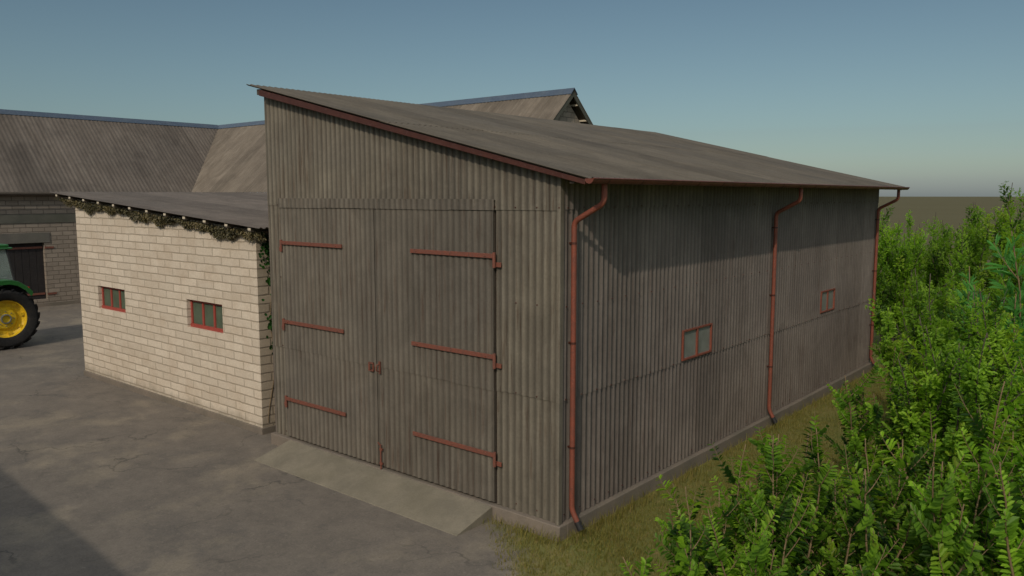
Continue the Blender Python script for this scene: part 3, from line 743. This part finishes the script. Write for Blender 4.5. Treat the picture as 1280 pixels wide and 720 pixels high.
# chassis, axles, hood
bm = bmesh.new(); box(bm, -0.26, 0.26, -2.9, 0.35, 0.62, 1.12); tube(bm, [(-0.8, 0, 0.905), (0.8, 0, 0.905)], [0.14, 0.14], 16); tube(bm, [(-0.7, -2.55, 0.60), (0.7, -2.55, 0.60)], 0.08, 12)
box(bm, -0.30, 0.30, -3.35, -2.9, 0.62, 1.0); box(bm, -0.2, 0.2, 0.35, 0.6, 0.55, 1.15)
L('chassis', bm, 'tdark', bevel=0.02)
bm = bmesh.new(); hp = [(-0.36, 1.12), (-0.36, 1.62), (-0.27, 1.76), (0.27, 1.76), (0.36, 1.62), (0.36, 1.12)]
rings = []
for y, sz, dz in ((-0.78, 1.0, 0.06), (-1.8, 0.97, 0.0), (-2.8, 0.90, -0.09), (-3.12, 0.82, -0.16)):
    rings.append([bm.verts.new((x*sz, y, z+dz*(1 if z > 1.2 else 0))) for x, z in hp])
for a, b in zip(rings, rings[1:]):
    for k in range(6): bm.faces.new((a[k], a[(k+1) % 6], b[(k+1) % 6], b[k]))
bm.faces.new(rings[0]); bm.faces.new(rings[-1])
hood = L('hood', bm, 'tgreen', bevel=0.02)
bm = bmesh.new(); box(bm, -0.24, 0.24, -3.14, -3.11, 1.18, 1.50); L('grille', bm, 'tdark', hood)
for s in (-1, 1):
    bm = bmesh.new(); tube(bm, [(s*0.16, -3.15, 1.40), (s*0.16, -3.12, 1.40)], 0.06, 16); L('headlight', bm, 'lens')
    bm = bmesh.new(); box(bm, s*0.375-0.004, s*0.375+0.004, -2.7, -1.0, 1.38, 1.44); L('stripe', bm, 'tyellow', hood)
bm = bmesh.new(); tube(bm, [(0.25, -1.5, 1.70), (0.25, -1.5, 2.45), (0.25, -1.42, 2.6)], [0.05, 0.045, 0.04], 12); L('exhaust', bm, 'tdark', smooth='auto')
# fenders over the rear wheels
for s in (-1, 1):
    bm = bmesh.new(); pr = []
    for y, z in ((-0.78, 1.42), (-0.70, 1.72), (-0.52, 1.94), (-0.25, 2.05), (0.15, 2.055), (0.36, 2.00), (0.58, 1.84), (0.74, 1.66)): pr.append((y, z))
    x0, x1 = sorted((s*0.58, s*1.12))
    outer = [(y, z) for y, z in pr]; inner = [(y*0.97, z-0.045) for y, z in pr[::-1]]
    prism(bm, [(x0, y, z) for y, z in outer+inner], (x1-x0, 0, 0))
    f = L('fender', bm, 'tgreen', bevel=0.012)
    bm = bmesh.new(); xi = s*0.60
    prism(bm, [(xi, y, z-0.05) for y, z in pr] + [(xi, 0.5, 1.25), (xi, -0.6, 1.15)], (s*0.02, 0, 0)); L('fender_side', bm, 'tdark', f)
    bm = bmesh.new(); prism(bm, [(s*1.121, y, z-0.045) for y, z in pr[1:]]+[(s*1.121, y*0.93, z-0.13) for y, z in pr[:0:-1]], (-s*0.02, 0, 0)); L('fender_lip', bm, 'tgreen', f)
    bm = bmesh.new(); box(bm, s*0.86-0.09, s*0.86+0.09, 0.665, 0.70, 1.72, 1.80, None); L('tail_light', bm, 'tail')
# cab
cab = bmesh.new(); y0, y1 = -0.80, 0.30; zb, zt_ = 1.35, 2.93
for s in (-1, 1):
    for pts in (((s*0.66, y0, zb), (s*0.58, y0+0.06, zt_)), ((s*0.66, y1+0.10, 2.0), (s*0.58, y1-0.03, zt_)), ((s*0.66, -0.30, 2.02), (s*0.58, -0.30, zt_))):
        tube(cab, pts, 0.032, 8)
    tube(cab, [(s*0.66, y0, zb), (s*0.66, y1+0.10, 2.0)], 0.028, 8)
for y, x, z in ((y0, 0.66, zb), (y1+0.10, 0.66, 2.0)): tube(cab, [(-x, y, z), (x, y, z)], 0.03, 8)
cb = L('cab', cab, 'tdark', smooth='auto')
bm = bmesh.new(); box(bm, -0.68, 0.68, y0-0.12, y1+0.12, zt_, zt_+0.06); box(bm, -0.62, 0.62, y0-0.04, y1+0.04, zt_+0.06, zt_+0.15); L('cab_roof', bm, 'tgreen', cb, bevel=0.035)
for s in (-1, 1):
    bm = bmesh.new(); prism(bm, [(s*0.655, y0+0.03, zb+0.03), (s*0.655, y1+0.07, 2.02), (s*0.585, y1-0.05, zt_-0.01), (s*0.585, y0+0.07, zt_-0.01)], (s*0.006, 0, 0)); L('side_glass', bm, 'cabglass', cb)
bm = bmesh.new(); prism(bm, [(-0.62, y0, zb+0.03), (0.62, y0, zb+0.03), (0.55, y0+0.05, zt_-0.01), (-0.55, y0+0.05, zt_-0.01)], (0, 0.006, 0)); L('windscreen', bm, 'cabglass', cb)
bm = bmesh.new(); prism(bm, [(-0.62, y1+0.10, 2.03), (0.62, y1+0.10, 2.03), (0.55, y1-0.03, zt_-0.01), (-0.55, y1-0.03, zt_-0.01)], (0, 0.006, 0)); L('rear_window', bm, 'cabglass', cb)
bm = bmesh.new(); box(bm, -0.25, 0.25, -0.40, 0.02, 1.55, 1.68); box(bm, -0.24, 0.24, -0.04, 0.07, 1.68, 2.15); box(bm, -0.12, 0.12, -0.3, -0.1, 1.1, 1.55); L('seat', bm, 'tseat', bevel=0.03)
bm = bmesh.new(); pts = [(0.18*cos(a), -0.70+0.05*sin(a)+0.0, 1.92+0.17*sin(a)) for a in [2*pi*k/24 for k in range(25)]]; tube(bm, pts, 0.014, 6, False); tube(bm, [(0, -0.70, 1.92), (0, -0.84, 1.5)], 0.02, 8); L('steering_wheel', bm, 'tdark')
bm = bmesh.new(); box(bm, -0.58, 0.58, -0.84, 0.3, 1.05, 1.14); box(bm, -0.56, 0.56, -0.86, -0.78, 1.14, 1.55); L('cab_floor', bm, 'tdark')
for s in (-1, 1):
    bm = bmesh.new()
    for z in (0.55, 0.85): box(bm, s*0.62-0.14, s*0.62+0.14, -1.05, -0.80, z, z+0.03)
    tube(bm, [(s*0.5, -1.04, 0.5), (s*0.5, -1.04, 1.15)], 0.02, 6); L('step', bm, 'tdark')
    bm = bmesh.new(); tube(bm, [(s*0.3, 0.3, 0.62), (s*0.36, 1.0, 0.48)], 0.035, 8); tube(bm, [(s*0.3, 0.35, 1.15), (s*0.34, 0.85, 0.95), (s*0.36, 0.9, 0.5)], 0.022, 8); L('lift_arm', bm, 'tdark')

# ================================================================== PLANTS
def leaf_mat(name, c1, c2, c3, trans=0.52, yellow=(0.22, 0.30, 0.03)):
    t = NT(name); a = t.node('ShaderNodeAttribute', attribute_name='tone'); p = t.pos(False)
    oi = t.node('ShaderNodeObjectInfo').outputs['Random']
    r = a.outputs['Fac']; c = t.ramp(r, [(0.0, c1), (0.5, c2), (0.93, c3), (1.0, yellow)])
    k = t.math('ADD', t.math('MULTIPLY', oi, 0.35), 0.82); c = t.mix(1.0, c, t.comb(k, k, t.math('MULTIPLY', k, 0.9)), 'MULTIPLY')
    t.set(c, 0.5, 0, 0.3)
    tr = t.node('ShaderNodeBsdfTranslucent'); t.link(t.mix(1.0, c, (1.5, 1.5, 0.7), 'MULTIPLY'), tr.inputs[0])
    ms = t.node('ShaderNodeMixShader'); ms.inputs[0].default_value = trans
    t.link(t.b.outputs[0], ms.inputs[1]); t.link(tr.outputs[0], ms.inputs[2]); t.link(ms.outputs[0], t.out.inputs[0])
    return t.m
M['leaf'] = leaf_mat('leaf green', (0.022, 0.062, 0.012), (0.155, 0.300, 0.028), (0.30, 0.49, 0.042))
M['leaf_small'] = leaf_mat('leaf olive green', (0.045, 0.100, 0.015), (0.18, 0.33, 0.032), (0.32, 0.49, 0.046))
M['leaf_blue'] = leaf_mat('leaf blue green', (0.060, 0.19, 0.040), (0.11, 0.31, 0.080), (0.17, 0.42, 0.12), yellow=(0.05, 0.22, 0.06))
M['ivy'] = leaf_mat('ivy green', (0.012, 0.050, 0.010), (0.020, 0.090, 0.012), (0.035, 0.12, 0.016), 0.2, (0.06, 0.14, 0.02))
M['moss'] = leaf_mat('dry hanging moss', (0.060, 0.056, 0.028), (0.140, 0.120, 0.060), (0.25, 0.20, 0.11), 0.2, (0.26, 0.20, 0.11))
M['grass'] = leaf_mat('grass blade', (0.110, 0.115, 0.026), (0.175, 0.165, 0.040), (0.235, 0.185, 0.060), 0.25, (0.22, 0.16, 0.07))
M['twig'] = paint_mat('twig bark', (0.20, 0.14, 0.075), (0.12, 0.085, 0.05), 0.8, 12, 0.7, False, 0.15)
M['bark'] = paint_mat('grey bark', (0.075, 0.060, 0.045), (0.12, 0.10, 0.075), 0.85, 9, 0.7, False, 0.15)

class Leaves:
    def __init__(s): s.v = []; s.f = []; s.t = []
    def leaf(s, p, d, n, L, w, tone):
        """pointed leaf, folded along its midrib: p base, d direction, n up"""
        x = d.cross(n); 
        if x.length < 1e-4: x = d.orthogonal()
        x.normalize(); n2 = x.cross(d).normalized(); i = len(s.v)
        up = n2*(w*0.35)
        s.v += [p, p+d*(L*0.32)+x*w+up*0.8, p+d*(L*0.74)+x*w*0.95+up*0.6, p+d*L-n2*(L*0.10), p+d*(L*0.74)-x*w*0.95+up*0.6, p+d*(L*0.32)-x*w+up*0.8]
        s.f += [(i, i+1, i+2, i+3), (i, i+3, i+4, i+5)]; s.t += [tone]*12 if False else [tone, tone]
    def pinnate(s, p, d, n, L, pairs, ll, rr, tone, droop=0.5):
        """compound leaf: a rachis with paired leaflets"""
        x = d.cross(n); 
        if x.length < 1e-4: x = d.orthogonal()
        x.normalize(); q = Vector(p); dd = Vector(d); st = L/(pairs+1)
        for k in range(pairs+1):
            dd = (dd + Vector((0, 0, -1))*droop/(pairs+1)*0.9).normalized(); q = q + dd*st
            nn = x.cross(dd).normalized(); sz = ll*(0.75+0.5*sin(pi*(k+1)/(pairs+2)))
            tn = min(1, max(0, tone + rr.uniform(-.12, .12)))
            if k == pairs: s.leaf(q, dd, nn, sz, sz*0.27, tn); break
            for sg in (-1, 1):
                ld = (dd*0.55 + x*sg*0.85 + nn*rr.uniform(-0.15, 0.22)).normalized()
                s.leaf(q, ld, nn, sz*rr.uniform(.85, 1.1), sz*0.27, tn)
    def build(s, name, mat, parent=None):
        me = bpy.data.meshes.new(name); me.from_pydata([tuple(a) for a in s.v], [], s.f); me.materials.append(mat)
        at = me.attributes.new('tone', 'FLOAT', 'FACE'); at.data.foreach_set('value', s.t)
        return link_mesh(name, me, parent)

def rand_dir(rr, el0, el1):
    a = rr.uniform(0, 2*pi); e = R(rr.uniform(el0, el1)); return Vector((cos(a)*cos(e), sin(a)*cos(e), sin(e)))
def make_shrub(seed, H, stems, spread, kind):
    """kind: ash (compound leaves), olive (small leaves), blue (long narrow leaves)"""
    rr = random.Random(seed); Lv = Leaves(); bm = bmesh.new()
    def shoot(p0, d0, L, r0, dens, up, bare, depth):
        n = max(6, int(L/0.10)); P = [Vector(p0)]; d = Vector(d0); 
        for i in range(n):
            d = (d + Vector((rr.uniform(-1, 1), rr.uniform(-1, 1), rr.uniform(-.6, .6)))*0.10 + Vector((0, 0, up))).normalized(); P.append(P[-1]+d*(L/n))
        tube(bm, P, [r0*(1-0.70*i/n) for i in range(n+1)], 5 if depth else 6)
        tone0 = rr.uniform(0.02, 0.16) if rr.random() < (0.22 if kind == 'ash' else 0.10) else min(1, max(0, rr.gauss(0.55, 0.2))); ang = rr.uniform(0, 6.28); a_pl = rr.uniform(0, 6.28)
        m = int(L/dens)
        for j in range(m):
            f = (j+rr.random())/m
            if f < bare[0] or f > bare[1]: continue
            k = min(int(f*n), n-1); q = P[k].lerp(P[k+1], f*n-k); ax = (P[k+1]-P[k]).normalized()
            ang += 2.4 + rr.uniform(-.4, .4)
            o = ax.orthogonal().normalized(); o2 = ax.cross(o); out = (o*cos(ang)+o2*sin(ang))
            tone = min(1, max(0, tone0 + 0.22*(f-0.5) + rr.gauss(0, 0.09)))
            sc = 1.0 - 0.45*f*f
            if kind == 'ash':          # paired leaves along the shoot
                pl = o*cos(a_pl+f*1.5)+o2*sin(a_pl+f*1.5); sc = (1.0-0.60*f*f)*(0.75+0.25*min(1, f*5))
                for sg in (-1, 1):
                    dd = (pl*sg*rr.uniform(.8, 1.1) + ax*rr.uniform(.45, .85) + Vector((0, 0, -0.12))).normalized()
                    Lv.leaf(q, dd, ax, rr.uniform(.09, .145)*sc, 0.030*sc, min(1, max(0, tone+rr.uniform(-.1, .1))))
                if rr.random() < 0.35:
                    dd = (out + ax*0.5).normalized(); Lv.leaf(q, dd, ax, rr.uniform(.07, .11)*sc, 0.024*sc, tone)
            elif kind == 'olive':
                for e in range(5):
                    dd = (out*0.9 + ax*rr.uniform(.2, .9) + rand_dir(rr, -60, 60)*0.5).normalized()
                    Lv.leaf(q+out*rr.uniform(0, .07)+ax*rr.uniform(-.04, .04), dd, ax, rr.uniform(.06, .10)*sc, 0.020*sc, min(1, max(0, tone+rr.uniform(-.12, .12))))
            else:
                for e in range(4):
                    dd = (out*0.8 + ax*rr.uniform(.5, 1.0) + rand_dir(rr, -40, 60)*0.3).normalized()
                    Lv.leaf(q, dd, ax, rr.uniform(.16, .26)*sc, 0.016*sc, min(1, max(0, tone+rr.uniform(-.1, .1))))
        return P
    for i in range(stems):
        a = 2*pi*(i+rr.uniform(-.3, .3))/stems; tilt = spread*rr.uniform(.15, 1.0); L = H*rr.uniform(.72, 1.04)*(1-0.25*tilt)
        d = Vector((cos(a)*sin(tilt), sin(a)*sin(tilt), cos(tilt))); p0 = Vector((cos(a)*rr.uniform(.02, .28), sin(a)*rr.uniform(.02, .28), -0.03))
        P = shoot(p0, d, L, 0.011+0.005*H/2, {'ash': .044, 'olive': .026, 'blue': .05}[kind], 0.045, (0.12, 0.965), 0)
        nb = int(3 + L*{'ash': 6.0}.get(kind, 2.8))
        for b in range(nb):
            f = 0.12+0.76*b/nb + rr.uniform(0, .08); k = min(int(f*(len(P)-1)), len(P)-2)
            bd = ((P[k+1]-P[k]).normalized()*0.6 + rand_dir(rr, 0, 45)*0.9).normalized()
            shoot(P[k], bd, L*rr.uniform(.16, .34)*(1.15-0.6*f)*(1.15 if kind == 'ash' else 1), 0.0065, {'ash': .042, 'olive': .028, 'blue': .05}[kind], {'ash': 0.06}.get(kind, 0.060), (0.04, 0.97), 1)
    st = bm
    root = empty('shrub', (0, 0, 0))
    s_ = fin('stems', st, M['twig'] if kind != 'olive' else M['bark'], root, smooth=True)
    f_ = Lv.build('foliage', {'ash': M['leaf'], 'olive': M['leaf_small'], 'blue': M['leaf_blue']}[kind], root)
    return root
def copy_thing(o):
    c = o.copy(); COL.objects.link(c)
    for ch in o.children:
        k = ch.copy(); COL.objects.link(k); k.parent = c
    return c
protos = {}
SPEC = {'ashA': (11, 2.6, 9, .46, 'ash'), 'ashB': (23, 2.6, 10, .52, 'ash'), 'ashC': (37, 2.2, 12, .72, 'ash'), 'oliveA': (41, 3.6, 11, .42, 'olive'), 'oliveB': (59, 3.4, 12, .52, 'olive'), 'blue': (71, 2.4, 8, .38, 'blue')}
PR = {'ashA': 2.5, 'ashB': 2.45, 'ashC': 2.05, 'oliveA': 3.15, 'oliveB': 2.95, 'blue': 2.35}
GRP = 'leafy shrubs beside the sheet metal barn'
SHRUBS = [
#  kind      x      y     height  turn  label
    ('oliveB', 3.72, 4.95, 3.30, 1.48, 'fine leaved shrub right below the blue green one'),
    ('ashC', 3.15, -1.66, 2.07, 0.65, 'small sprawling sapling at the bottom, the lowest and leftmost of the hedge'),
    ('ashA', 3.03, -1.23, 2.22, 2.49, 'leafy shrub nearest the barn corner, at the lower left end of the foreground hedge'),
    ('ashB', 3.58, -0.39, 2.24, 0.97, 'foreground shrub with arching compound leaves second from the lower left end of the hedge'),
    ('ashC', 4.31, -0.29, 2.54, 0.42, 'dense foreground shrub at the bottom, third from the left end of the hedge'),
    ('ashA', 5.04, -0.07, 2.97, 2.52, 'foreground shrub cut off by the lower right corner of the photo'),
    ('ashC', 2.87, 0.85, 1.60, 5.76, 'low spreading shrub facing the middle downpipe of the barn'),
    ('ashB', 3.28, 3.28, 2.40, 5.03, 'paired leaf shrub standing opposite the far half of the barn side wall'),
    ('oliveB', 3.82, 2.95, 3.12, 4.81, 'fine leaved shrub filling the middle of the hedge, with grey stems showing'),
    ('oliveA', 4.63, 2.85, 3.29, 1.39, 'big fine leaved shrub at the right edge, halfway up the photo'),
    ('oliveB', 2.97, 7.45, 3.04, 3.37, 'rounded fine leaved shrub opposite the far end of the barn wall'),
    ('blue', 4.10, 5.53, 4.16, 1.74, 'blue green shrub with long narrow leaves near the right edge'),
    ('oliveA', 2.93, 9.38, 3.19, 1.08, 'olive green shrub just left of the blue green one'),
    ('oliveA', 3.54, 11.20, 4.18, 0.67, 'tall olive shrub rising behind the blue green one at the right edge'),
    ('oliveA', -0.58, 17.53, 4.09, 1.35, 'pale upright shrub just beyond the far corner of the barn'),
    ('oliveB', -0.05, 19.27, 3.82, 5.82, 'fine leaved shrub second from the far barn corner, in the back row'),
    ('oliveA', 1.07, 17.61, 4.11, 5.21, 'upright shrub in the back row left of the tallest spire'),
    ('oliveA', 2.13, 15.89, 4.69, 5.07, 'tallest spire topped shrub, reaching above the horizon'),
    ('oliveB', 2.30, 19.94, 4.47, 5.03, 'shrub in the back row at the right edge, its tips on the horizon'),
    ('oliveB', 1.82, 12.37, 2.66, 1.21, 'bushy shrub in front of the pale back row'),
]
for (kd, x, y, h, tz, lab) in SHRUBS:
    if kd not in protos: o = make_shrub(*SPEC[kd]); protos[kd] = o
    else: o = copy_thing(protos[kd])
    k = h/PR[kd]; o.location = (x, y, -0.01); o.rotation_euler = (0, 0, tz); o.scale = (0.5*k+0.5 if k > 1 else k*.6+.4,)*2+(k,)
    tag(o, lab, 'shrub', GRP)

# ivy on the annex corner
Lv = Leaves(); rr = random.Random(5)
def ivy_clump(cy, cz, sy, sz, n, sc=1.0):
    for i in range(n):
        y = rr.gauss(cy, sy); z = rr.gauss(cz, sz)
        if y < AY0 or y > AY0+2.5: continue
        p = Vector((AX1+rr.uniform(0.02, 0.13), y, z)); d = Vector((rr.uniform(0, .5), rr.uniform(-1, 1), rr.uniform(-1.2, .3))).normalized()
        Lv.leaf(p, d, Vector((1, 0, .4)), rr.uniform(.05, .09)*sc, .032*sc, rr.uniform(0.1, .8))
ivy_clump(0.75, 3.55, .30, .22, 420); ivy_clump(0.95, 2.25, .25, .25, 420); ivy_clump(1.3, 3.0, .4, .5, 160)
for yy, zz in ((.42, 3.3), (.40, 2.95), (.45, 2.72), (.66, 2.5), (.5, 1.9), (.42, 1.66), (.52, 1.45), (.6, 1.3), (.38, 2.1), (.35, 3.6)): ivy_clump(yy, zz, .035, .05, 9, 1.1)
bm = bmesh.new()
for yy, a, b in ((.45, .2, 3.7), (.8, .1, 3.8), (1.2, .1, 3.7)):
    tube(bm, [(AX1+.012, yy+0.06*sin(z*3+yy*9)+0.12*(z-2)/2, z) for z in np.linspace(a, b, 26)], 0.007, 5)
iv = Lv.build('climbing_ivy', M['ivy']); tag(iv, 'dark green ivy climbing the shaded corner of the cream outbuilding', 'ivy')
fin('stem', bm, M['twig'], iv)
# moss and dead creeper hanging under the annex roof
Lv = Leaves(); rr = random.Random(8)
x = -15.75
while x < -6.75:
    dpth = 0.15 + 0.045*sin(x*2.1)+0.035*sin(x*5.3+1) + 0.03*sin(x*11)
    if x > AX1: dpth *= 0.9
    for i in range(8 if sin(x*7)+sin(x*2.9) > -0.6 else 4):
        t = rr.random()**0.9; z = az(x) - 0.09 - t*dpth*1.15; y = AY0 - 0.02 - rr.uniform(0, 0.22)*(1-t*0.75)
        d = Vector((rr.uniform(-.6, .6), rr.uniform(-.8, .2), rr.uniform(-1.3, .1))).normalized()
        Lv.leaf(Vector((x+rr.uniform(-.02, .02), y, z)), d, Vector((0, -1, .3)), rr.uniform(.03, .065), .012, min(1, max(0, rr.gauss(.42, .25)+0.25*sin(x*3.3))))
    x += 0.011
mo = Lv.build('hanging_moss', M['moss']); tag(mo, 'ragged brown green moss and dead creeper hanging under the front roof edge of the outbuilding', 'moss', kind='stuff')

# grass on the strip beside the barn and in front of its corner
rr = random.Random(3); V = []; F = []; T = []
def blade(x, y, h, tone):
    a = rr.uniform(0, 2*pi); w = rr.uniform(.0025, .005); lean = rr.uniform(.1, .8)*h; b = rr.uniform(0, 2*pi)
    i = len(V); dx, dy = cos(a)*w, sin(a)*w; lx, ly = cos(b)*lean, sin(b)*lean
    V.extend([(x-dx, y-dy, -.01), (x+dx, y+dy, -.01), (x+dx*.7+lx*.4, y+dy*.7+ly*.4, h*.6), (x-dx*.7+lx*.4, y-dy*.7+ly*.4, h*.6), (x+lx, y+ly, h)])
    F.extend([(i, i+1, i+2, i+3), (i+3, i+2, i+4)]); T.extend([tone, tone])
for i in range(110000):
    y = -1.6 + 19*rr.random()**1.35; x = 0.10 + (3.6+0.1*y)*rr.random()
    if y < 0.0:
        x = -1.2 + rr.random()*5
    if y < -0.08:
        e = (x+0.78)+1.25*(y+0.45)
        if e < 0.25+rr.uniform(-.5, .5): continue
        if x < 0.1 and y > -0.08: continue
    elif x < 0.09: continue
    pt = 0.5+0.5*sin(x*2.3+1.7*sin(y*1.1))*sin(y*1.9+0.6*x)
    if rr.random() > 0.35+0.65*pt: continue
    near = (0.09 < x < 0.30 and y > 0) or (y < -0.08 and y > -0.3 and x < 0.3)
    if near: pt = 1.0
    blade(x, y, (1.5+rr.random() if near else 1.0)*rr.uniform(.02, .055)*(0.7+0.8*pt) + (0.05 if rr.random() < .02 else 0), min(1, max(0, rr.gauss(.35+.25*pt, .2))))
me = bpy.data.meshes.new('grass'); me.from_pydata(V, [], F); me.materials.append(M['grass']); me.attributes.new('tone', 'FLOAT', 'FACE').data.foreach_set('value', T)
tag(link_mesh('grass', me), 'short patchy olive grass along the foot of the barn', 'grass', kind='stuff')
